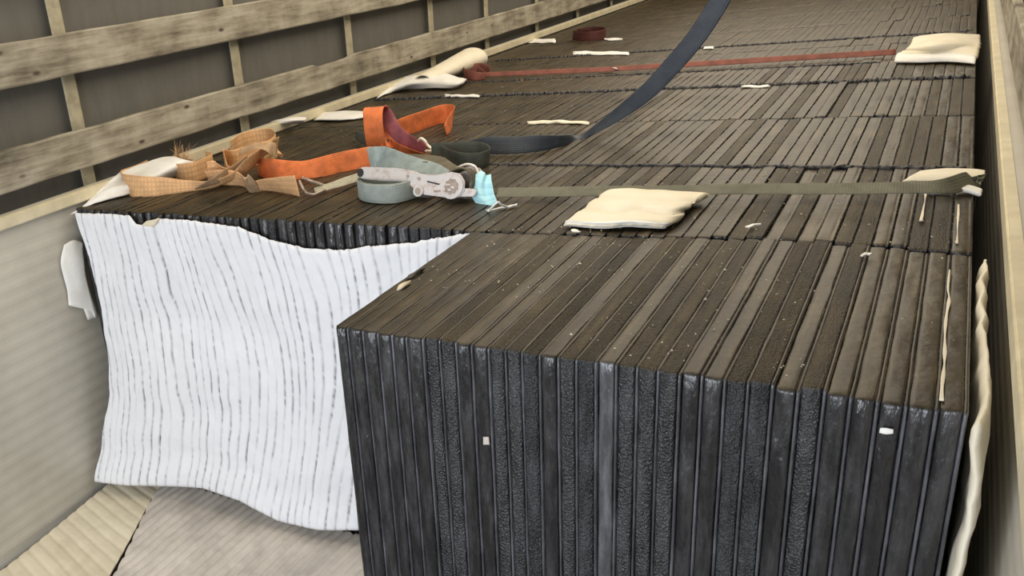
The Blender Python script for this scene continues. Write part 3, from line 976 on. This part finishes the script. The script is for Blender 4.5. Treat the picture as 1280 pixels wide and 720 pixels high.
# foam liner down the right side of the near block
g_ = []
for v in range(12):
    z = .004 - 1.07 * v / 11
    row = []
    for k in range(9):
        y = -.045 + .68 * k / 8
        x = 1.002 + .0025 * math.sin(v * 1.1 + k * .9) - (.006 if k == 0 else 0) + (.004 * math.sin(v * 1.7) if k < 2 else 0)
        if v < 2: x -= .006
        row.append(Vector((x, y, z)))
    g_.append(row)
tag(sheet('foam_sheet', g_, FOAM_C, .012, 4, 5, rough=.006), 'cream foam sheet standing between the near block and the right side board', 'foam sheet')
g_ = [[Vector((.993, -.045, -.33)), Vector((1.018, -.055, -.33))], [Vector((.992, -.060, -.40)), Vector((1.022, -.075, -.40))], [Vector((.992, -.065, -.60)), Vector((1.024, -.08, -.60))], [Vector((.992, -.05, -.86)), Vector((1.020, -.06, -.86))]]
tag(sheet('foam_fold', g_, FOAM_P, .012, 8, 6, rough=.006), 'bright white foam fold at the lower right beside the near block', 'foam strip')
# ------------------------------------------------------------------ straps and things on the load
def V(*a): return Vector(a)


WB = .062


def B(u, v, tilt=(0, 0, 1), w_=WB, z=.003, m=1.0):
    """a station where the webbing stands on its lower edge at this spot of the load"""
    d = V(*tilt).normalized()
    return (Pz(u, v, z) + d * (w_ * m / 2), d, m)


def C_(p, d, m=1.0): return (p, V(*d).normalized(), m)


def loc0(u, v): return Pz(u, v, 0)


# --- tan strap bundle
r = empty('ratchet_strap', loc0(270, 225), label='tan woven strap heaped in loops with a frayed end beside the side rail', cat='strap')
o = ribbon('webbing', [B(176, 219, w_=.07), B(166, 226), B(157, 231), B(159, 240, (0, -.1, 1)), B(172, 245, (.05, .3, 1)), B(205, 242, (.1, .3, 1), m=.8), B(235, 238, (0, .2, .9), m=.5),
                       C_(Pz(266, 230, .02), (0, -.6, .8), .42), C_(Pz(293, 219, .04), (.3, -.6, .7), .5), C_(Pz(312, 204, .07), (.5, -.2, .9), .9), C_(Pz(326, 194, .08), (.6, 0, .8), 1), C_(Pz(338, 184, .08), (.5, .2, .8), .8), C_(Pz(347, 181, .06), (.2, .2, .9), .8), C_(Pz(343, 190, .03), (0, 0, 1), 1)], .078, W_TAN, None, n=8, wave=.001)
child(o, r)
o = ribbon('webbing', [B(214, 207, (.1, .1, 1)), B(224, 213), B(236, 216), B(260, 211), B(268, 214), B(250, 224), B(228, 228), B(217, 224), B(219, 217)][3:] + [], .074, W_TAN, None, n=8)
child(o, r)
o = ribbon('webbing', [B(262, 229), B(276, 226, (0, -.3, 1)), C_(Pz(290, 222, .02), (0, -.5, .9)), B(284, 218), B(283, 212, (0, 0, 1)), B(296, 213, (0, 0, 1)), B(318, 206), B(338, 201), B(347, 192),
                       B(340, 184), B(318, 186, (0, .2, 1)), B(298, 192, (0, .4, 1)), B(288, 200, (0, .3, 1))], .092, W_TAN, None, n=8, wave=.001)
child(o, r)
o = ribbon('webbing', [C_(Pz(300, 190, .10), (.1, .9, .4)), C_(Pz(316, 183, .115), (.1, .9, .3)), C_(Pz(332, 184, .11), (.1, .9, 0)), C_(Pz(345, 188, .09), (0, .8, .4))], .05, W_TAND, None, n=8)
child(o, r)
o = ribbon('webbing', [B(262, 230, (0, -.3, .9), m=.8), B(282, 231, (0, -.2, 1), m=.9), B(302, 232, (0, -.2, 1), m=.8), C_(Pz(311, 231, .022), (0, -.2, 1), .45), C_(Pz(319, 232, .022), (0, -.3, 1), .5), B(335, 238, (0, -.5, 1), m=.75), B(356, 241, (0, -.3, 1), m=.9), B(374, 245, (0, -.1, 1), m=1.05)], .066, W_TAN, None, n=8)
child(o, r)
k_ = Pz(314, 232, .024)
o = ribbon('knot', [C_(k_ + V(.010 * math.cos(a), .030 * math.sin(a) * .6, .032 * math.cos(a + 1.57)), (1, .2, .2)) for a in [i * math.pi / 3 for i in range(6)]], .026, W_TAND, None, closed=True, n=6)
child(o, r)
o = ribbon('webbing', [C_(Pz(244, 236, .012), (0, -.7, .6), .12), C_(Pz(270, 225, .035), (0, -.7, .6), .6), C_(Pz(294, 209, .06), (.2, -.7, .6), .5), C_(Pz(310, 196, .09), (.4, -.5, .6), .4)], .06, W_TAND, None, n=8)
child(o, r)
# frayed end
fe = Pz(224, 205, .03)
vs, fs = [], []
R2 = random.Random(5)
for k in range(70):
    b0 = len(vs); d = V(R2.uniform(-.25, .5), R2.uniform(-.3, .7), R2.uniform(.1, 1.3)).normalized() * R2.uniform(.03, .075)
    c = fe + V(R2.uniform(-.03, .04), R2.uniform(-.01, .01), R2.uniform(-.005, .03)); bnd = V(R2.uniform(-1, 1), R2.uniform(-1, 1), R2.uniform(-1, .4)) * .012
    for j in range(5):
        t = j / 4; p = c + d * t + bnd * t * t
        wd_ = .0011 * (1 - t * .7)
        vs += [p + V(wd_, 0, 0), p + V(-wd_ * .5, wd_, 0), p + V(-wd_ * .5, -wd_, 0)]
    for j in range(4):
        for q in range(3):
            a, b_ = b0 + j * 3 + q, b0 + j * 3 + (q + 1) % 3
            fs.append((a, b_, b_ + 3, a + 3))
o = link_mesh('frayed_end', vs, fs, W_TAN); o['kind'] = 'stuff'; child(o, r)
o = ribbon('webbing', [C_(fe + V(-.02, .01, .015), (.3, .1, 1)), C_(fe + V(.02, -.01, .0), (.2, .1, 1)), C_(fe + V(.07, .0, -.006), (0, .2, 1))], .05, W_TAND, None)
child(o, r)


for ch in r.children:                       # keep the heap clear of the side rail
    lim = (-1.488 if ch.name.startswith('frayed') else -1.474) - r.location.x
    for v_ in ch.data.vertices:
        if v_.co.x < lim: v_.co.y += (v_.co.x - lim) * .5; v_.co.x = lim + (v_.co.x - lim) * .04

# --- wire hook and short band between the tan strap and the ratchet
r = empty('strap_hook', loc0(385, 238), label='bent grey wire hook at the tan strap end, reaching toward the ratchet handle', cat='hook')
o = tube('wire', [Pz(374, 226, .045), Pz(378, 234, .03), Pz(383, 241, .012), Pz(392, 243, .008), Pz(402, 239, .012), Pz(410, 234, .016), Pz(400, 230, .03), Pz(388, 226, .045), Pz(378, 222, .055)], .0042, ZINC_D, None)
child(o, r)
o = ribbon('webbing', [C_(Pz(393, 238, .014), (0, .7, .5), .7), C_(Pz(415, 232, .022), (0, .6, .6), .8), C_(Pz(436, 225, .034), (0, .6, .7)), C_(Pz(452, 220, .05), (0, .5, .7))], .030, W_CRM, None)
child(o, r)

# --- orange strap
r = empty('strap', loc0(430, 205), label='orange woven strap with one upright loop and a curl lying behind it', cat='strap')
o = ribbon('webbing', [B(352, 213, (0, .2, 1), m=.5), B(334, 214, (0, .3, 1), m=.6), B(324, 216, (0, .2, 1), m=.8), B(327, 220, (0, 0, 1), m=.95), B(345, 223, (0, .5, 1)), B(372, 223, (0, .8, .9)), B(400, 219.5, (0, .7, 1)), B(430, 213, (0, .5, 1)), B(464, 207, (0, .4, 1))], .07, W_ORG, None, n=8, wave=.001)
child(o, r)
yl = 1.50
o = ribbon('webbing', [C_(Py(474, 192, yl), (1, .1, .1)), C_(Py(470, 180, yl - .02), (1, .1, .06)), C_(Py(467, 160, yl - .03), (1, .1, .03)), C_(Py(466, 142, yl - .02), (1, .1, 0)), C_(Py(468, 134, yl + .02), (1, .15, 0)), C_(Py(474, 137, yl + .06), (1, .3, 0)), C_(Py(478, 150, yl + .07), (1, .4, -.2)), C_(Py(480, 168, yl + .04), (1, .5, -.4)), C_(Py(486, 184, yl), (.8, .5, -.6), .8)], .076, W_ORG, None, n=8)
child(o, r)
o = ribbon('webbing', [B(484, 186, (0, .3, 1), m=.7), B(500, 192, (0, -.3, 1), m=.7), B(520, 197, (0, -.6, 1), m=.6), B(545, 200, (0, -.8, .6), m=.6), B(566, 199, (0, -.9, .5), m=.6), B(590, 193, (0, -.9, .5), m=.5)], .06, W_ORG, None, n=8)
child(o, r)
o = ribbon('webbing', [B(494, 172, (0, .1, 1), m=.9), B(508, 168, (0, .2, 1)), B(530, 160, (0, .3, 1)), B(547, 154, (0, .3, 1)), B(559, 152, (0, .2, 1)), B(565, 155, (.2, .1, 1)), B(563, 163, (-.1, 0, 1), m=.8), B(558, 168, (-.2, 0, 1), m=.5)], .078, W_ORG, None, n=8)
child(o, r)

# --- plum strap with hook
r = empty('hook_strap', loc0(505, 180), label='plum-coloured strap piece with a white wire hook beside the orange loop', cat='strap')
o = ribbon('webbing', [C_(Py(478, 134, 1.56), (1, .3, .2), .5), C_(Py(484, 144, 1.56), (1, .3, .3), .7), C_(Py(489, 156, 1.54), (.9, .2, .6), .8), C_(Py(499, 169, 1.50), (.4, .1, .9), .85), C_(Py(511, 179, 1.48), (.2, 0, 1), .95), C_(Py(524, 187, 1.47), (.1, 0, 1), 1), C_(Py(531, 190, 1.47), (.1, 0, 1), .9)], .066, W_PNK, None, n=8)
child(o, r)
o = tube('hook', [Py(523, 176, 1.46), Py(526, 173, 1.45), Py(531, 176, 1.44), Py(535, 182, 1.44), Py(541, 187, 1.43), Py(543, 190, 1.44), Py(537, 189, 1.46), Py(532, 189, 1.47)], .0048, WHITE_M, None)
child(o, r)

# --- dark strap end left of the orange loop
r = tag(ribbon('strap_end', [B(444, 174, (0, .4, 1), m=.6), B(452, 181, (0, .3, 1), m=.8), B(468, 187, (0, .2, 1), m=.8), B(486, 190, (0, .2, 1), m=.8)], .05, W_DGR, None), 'short dark strap end poking out left of the upright orange loop', 'strap')

# --- blue-grey strap, its coil, and the ratchet
RATY = .925
r = empty('ratchet_tensioner', Pz(530, 250, 0), label='worn grey steel ratchet tensioner with long handle lying on its coiled grey strap', cat='ratchet')
A, Bp = Py(452, 217, RATY), Py(586, 241, RATY - .03)
ex = (Bp - A); LEN = ex.length; ex.normalize()
view = (CAM - (A + Bp) / 2).normalized()
ez = (view - ex * view.dot(ex)).normalized()
ey = ez.cross(ex)
PXM = LEN / math.hypot(134, 24)          # metres per pixel in the ratchet's plane
uD = Vector((134, 24)).normalized(); vD = Vector((24, -134)).normalized()


def rp(u, v, h=0.0):
    """a point of the ratchet given where it shows, in metres along / across the tool"""
    dx, dy = u - 452, v - 217
    return A + ex * ((dx * uD.x + dy * uD.y) * PXM) + ey * ((dx * vD.x + dy * vD.y) * PXM) + ez * h


def prism(name, outline, h0, h1, material, parent, bev=.0015):
    bm = bmesh.new()
    lo = [bm.verts.new(rp(u, v, h0)) for u, v in outline]
    hi = [bm.verts.new(rp(u, v, h1)) for u, v in outline]
    n = len(lo)
    bm.faces.new(lo[::-1]); bm.faces.new(hi)
    for k in range(n): bm.faces.new((lo[k], lo[(k + 1) % n], hi[(k + 1) % n], hi[k]))
    bmesh.ops.recalc_face_normals(bm, faces=bm.faces[:])
    if bev: bmesh.ops.bevel(bm, geom=bm.edges[:], offset=bev, segments=2, affect='EDGES')
    me = bpy.data.meshes.new(name); bm.to_mesh(me); bm.free(); me.materials.append(material)
    o = bpy.data.objects.new(name, me); COL.objects.link(o)
    return child(o, parent)


def disc(u, v, rpx, n=20, e=1.0): return [(u + rpx * math.cos(-2 * math.pi * k / n), v + rpx * e * math.sin(-2 * math.pi * k / n)) for k in range(n)]


hand = prism('handle', [(450, 210), (456, 209.5), (478, 211), (500, 212.5), (518, 216), (524, 219), (524, 229), (515, 229), (500, 227), (480, 226), (462, 224), (451, 222.5), (448, 219), (447.5, 213)], -.020, .004, ZINC, r, .004)
o = prism('hollow_shade_disc', disc(451.6, 216.3, 4.2, 14, 1.15), .0035, .0052, DARK, r, 0)  # dark disc painting the shade inside the handle's open end
prism('side_plate', [(514, 219), (526, 219), (545, 222), (556, 221), (566, 219), (576, 221), (582, 229), (582, 239), (578, 245), (568, 247), (556, 245), (540, 243), (528, 241), (521, 235), (514, 229)], .002, .008, ZINC, r)
prism('side_plate', [(520, 218), (540, 218), (560, 214), (574, 211), (586, 213), (592, 220), (590, 232), (580, 242), (560, 243), (530, 238)], -.062, -.056, ZINC, r)
prism('end_tab', [(576, 236), (592, 237), (595, 240), (592, 245), (577, 245)], -.010, .003, ZINC, r)
prism('ratchet_wheel', disc(568, 234.5, 13.2, 28), .008, .013, ZINC, r, .0012)
sp_ = prism('spindle_face', [(568 + (8.6 if k % 2 else 7.2) * math.cos(-k * math.pi / 9), 234.5 + (8.6 if k % 2 else 7.2) * math.sin(-k * math.pi / 9)) for k in range(18)], .012, .0155, ZINC_D, r, .0008)
for du, dv, ww in ((-3, -2, 3), (2.5, 1, 2.6), (-1, 3.4, 2.2)):
    prism('spindle_tooth', [(568 + du - ww, 234.5 + dv - 1.2), (568 + du + ww, 234.5 + dv - .4), (568 + du + ww * .7, 234.5 + dv + 1.4), (568 + du - ww * .8, 234.5 + dv + .9)], .0150, .0185, ZINC, r, .0004)
prism('pivot_tube', disc(529, 238.5, 6.2, 18), -.050, .016, ZINC, r, .001)
prism('tube_bore', disc(529, 238.5, 3.6, 14), .0155, .0166, ZINC_D, r, 0)
prism('pawl_slot', [(538, 227.5), (553, 231), (553, 232.6), (538, 229)], .0075, .0086, DARK, r, 0)  # dark strip painting the shade in the slot
prism('pawl_slot', [(546, 238), (554, 237.5), (555, 239.6), (547, 240.4)], .0075, .0086, ZINC_D, r, 0)
for u, v in ((514, 222), (528, 225)):
    prism('rivet', disc(u, v, 1.9, 10), .007, .0105, ZINC_D, r, .0005)
o = tube('drum', [rp(570, 231, -.058), rp(570, 231, .006)], .017, ZINC_D, None, 2, 14); child(o, r)
o = tube('guard_rim', [rp(556, 221, -.03), rp(564, 214, -.034), rp(575, 210, -.036), rp(585, 213, -.036), rp(590, 221, -.034)], .0042, ZINC, None); child(o, r)
o = ribbon('wound_webbing', [C_(rp(566, 236, -.026), tuple(ez)), C_(rp(560, 222, -.026), tuple(ez)), C_(rp(572, 214.5, -.026), tuple(ez)), C_(rp(584, 219, -.026), tuple(ez)), C_(rp(588, 231, -.026), tuple(ez)), C_(rp(584, 240, -.026), tuple(ez))], .05, W_OLV, None, .006)
child(o, r)

r = empty('strap_coil', Pz(485, 246, 0), label='grey-green woven strap coiled on edge underneath the ratchet handle', cat='strap', group=None)
ring = [(449, 245), (453, 251), (468, 254), (487, 254.5), (503, 252.5), (520, 247), (538, 241), (524, 238), (495, 238), (462, 240)]
for k in range(3):
    cx_, cy_ = 490, 243
    st = [B(cx_ + (u - cx_) * (1 - .05 * k), cy_ + (v - cy_) * (1 - .10 * k), (0, 0, 1), .054) for u, v in ring]
    o = ribbon('webbing', st, .054 - .002 * k, W_ROL, None, n=8, closed=True); child(o, r)

r = empty('grey_strap', Pz(520, 215, 0), label='blue-grey strap fanning out from behind the ratchet handle', cat='strap')
o = ribbon('webbing', [C_(Pz(462, 202, .045), (-.2, .3, 1), 1.05), C_(Pz(474, 200, .045), (-.1, .6, .9), 1.1), C_(Pz(492, 203, .05), (0, .8, .7), .95), C_(Pz(512, 206.5, .05), (.1, .8, .5), .8), C_(Pz(535, 211, .05), (.3, .8, .4), .7), C_(Pz(552, 219, .05), (.5, .6, .4), .6), C_(Pz(562, 226, .05), (.6, .5, .4), .6)], .085, W_GRY, None, n=8)
child(o, r)
o = ribbon('webbing', [C_(Pz(500, 197, .05), (0, .8, .3), .6), C_(Pz(520, 199, .06), (0, .8, .3), .8), C_(Pz(540, 199, .065), (.2, .8, .1), .9), C_(Pz(551, 205, .055), (.8, .3, .1), .9), C_(Pz(563, 215, .05), (.8, .3, .2), 1), C_(Pz(574, 224, .04), (.8, .2, .3), 1)], .062, W_OLV, None, n=8)
child(o, r)

r = tag(ribbon('strap_loop', [B(552, 203, (0, .1, 1)), B(566, 210, (0, 0, 1)), B(585, 214, (0, 0, 1)), B(602, 213, (0, 0, 1)), B(611, 208, (.1, 0, 1)), B(609, 202, (0, 0, 1)), B(594, 199, (0, .1, 1)), B(568, 199, (0, .1, 1)), B(546, 200, (0, .1, 1)), B(540, 202, (0, .1, 1))], .052, W_DGR, None, n=8, closed=True), 'dark green strap loop standing on edge behind the ratchet', 'strap')

# --- navy strap: lies on the load, twists and climbs to the roof
ny = 1.72
st = [B(570, 191, (0, .5, .6), m=.35), B(585, 191, (0, .6, 1), m=.7), B(605, 193, (0, .5, 1), m=1.0), B(640, 193, (0, .5, 1), m=1.0), B(672, 190, (0, .5, 1), m=.95), B(698, 184, (0, .6, .8), m=.7),
      C_(Py(722, 173, ny), (-.1, .9, .35), .6), C_(Py(745, 161, ny), (-.3, .6, .6), .62), C_(Py(778, 139, ny), (-.55, .2, .8), .8), C_(Py(812, 112, ny), (-.6, 0, .75), .95), C_(Py(842, 80, ny), (-.75, 0, .62), 1), C_(Py(866, 52, ny), (-.82, 0, .5), 1), C_(Py(885, 25, ny), (-.87, 0, .4), 1), C_(Py(905, -10, ny), (-.9, 0, .35), 1),
      C_(Py(925, -60, ny), (-.95, 0, .3), 1), (V(.40, ny, 1.0), V(-1, 0, .15), 1.0), (V(.43, ny, 1.575), V(-1, 0, .1), 1.0)]
tag(ribbon('tie_down_strap', st, .057, W_NVY, None, n=10), 'dark navy strap lying on the load, then climbing to the roof', 'strap')

# --- grey-olive strap across the load
pts = [(621, 240.7), (645, 240.4), (690, 239.8), (735, 239), (800, 238.5), (860, 238), (890, 236.5), (960, 236), (1020, 236), (1080, 235.5), (1140, 234), (1185, 232.5), (1232, 231)]
zs = [.010, .010, .010, .010, .008, .008, .012, .014, .014, .016, .020, .018, .012]
st = [C_(Pz(u, v, z), (0, .86, .42)) for (u, v), z in zip(pts[:-1], [q + .014 for q in zs])]
e_ = Pz(1214, 232, 0)
st += [C_(V(.978, e_.y, .014), (0, 1, .1)), C_(V(.986, e_.y, -.03), (0, 1, 0)), C_(V(.986, e_.y, -.5), (0, 1, 0))]
tag(ribbon('tie_down_strap', st, .040, W_GRN, None, n=6, wave=.0006), 'flat grey-olive strap drawn straight across the load past the face mask', 'strap')

# --- red strap across the far rows
r = empty('tie_down_strap', Pz(800, 85, 0), label='narrow red strap stretched across the far rows with a bunched left end', cat='strap')
pts = [(580, 94), (620, 92.5), (680, 90), (740, 87.5), (800, 84), (860, 80.5), (920, 77), (1000, 72), (1060, 68.5), (1120, 65)]
o = ribbon('webbing', [C_(Pz(u, v, .020), (0, .5, .6)) for u, v in pts], .028, W_RED, None, n=5); child(o, r)
o = ribbon('bunched_end', [B(612, 94, (0, .2, 1), m=.8), B(600, 93, (0, .1, 1)), B(586, 95, (0, 0, 1)), B(580, 99, (0, 0, 1)), B(592, 101, (0, 0, 1), m=.8), B(606, 99, (0, .1, 1), m=.6), B(596, 97, (.1, .1, 1))], .06, W_RED, None, n=6); child(o, r)

# --- maroon bundle at the far edge
r = tag(ribbon('strap_bundle', [B(716, 50, (0, .2, 1)), B(728, 52, (0, .2, 1)), B(745, 51, (.1, .1, 1)), B(757, 48, (0, .1, 1)), B(748, 45, (0, .1, 1)), B(730, 46, (0, .1, 1)), B(720, 48, (.1, .3, 1)), B(738, 49, (0, 0, 1))], .06, W_MAR, None, n=6), 'dark maroon strap bundle on the load at the far edge, left of the navy strap', 'strap')

# --- face mask
r = empty('face_mask', Pz(606, 262, 0), label='pale blue pleated face mask with white ear loops at the strap end', cat='face mask')
ym = .93
g_ = [[Py(601, 213.5, ym + .03), Py(593, 220, ym + .01), Py(587, 229, ym), Py(588, 240, ym - .01), Py(594, 253, ym - .03), Py(603, 266.5, ym - .05)],
      [Py(606, 216, ym + .015), Py(602, 225, ym - .01), Py(599, 235, ym - .02), Py(601, 245, ym - .03), Py(606, 254, ym - .04), Py(609, 263.5, ym - .05)],
      [Py(607.5, 219.5, ym + .03), Py(607, 227, ym + .0), Py(608, 236, ym - .01), Py(610, 245, ym - .02), Py(613, 252, ym - .035), Py(614, 260, ym - .045)],
      [Py(613.5, 217.5, ym + .02), Py(614, 226, ym - .005), Py(616, 235, ym - .015), Py(618, 243, ym - .025), Py(620.5, 249, ym - .035), Py(622.5, 254, ym - .04)]]
o = sheet('mask_body', g_, MASK, .004, 10, 8, 5, .0016, 0, rough=.004); child(o, r)
o = tube('ear_loop', [Py(604, 265, ym - .052), Pz(613, 261, .012), Pz(622, 253, .03), Pz(627, 256, .02), Pz(634, 258.5, .006), Pz(640, 257, .004), Pz(646, 256.5, .004)], .0028, LOOP, None); child(o, r)
o = tube('ear_loop', [Pz(610, 264, .010), Pz(618, 262, .006), Pz(628, 259.5, .004), Pz(637, 258.5, .005), Pz(646, 255.5, .004)], .0028, LOOP, None); child(o, r)
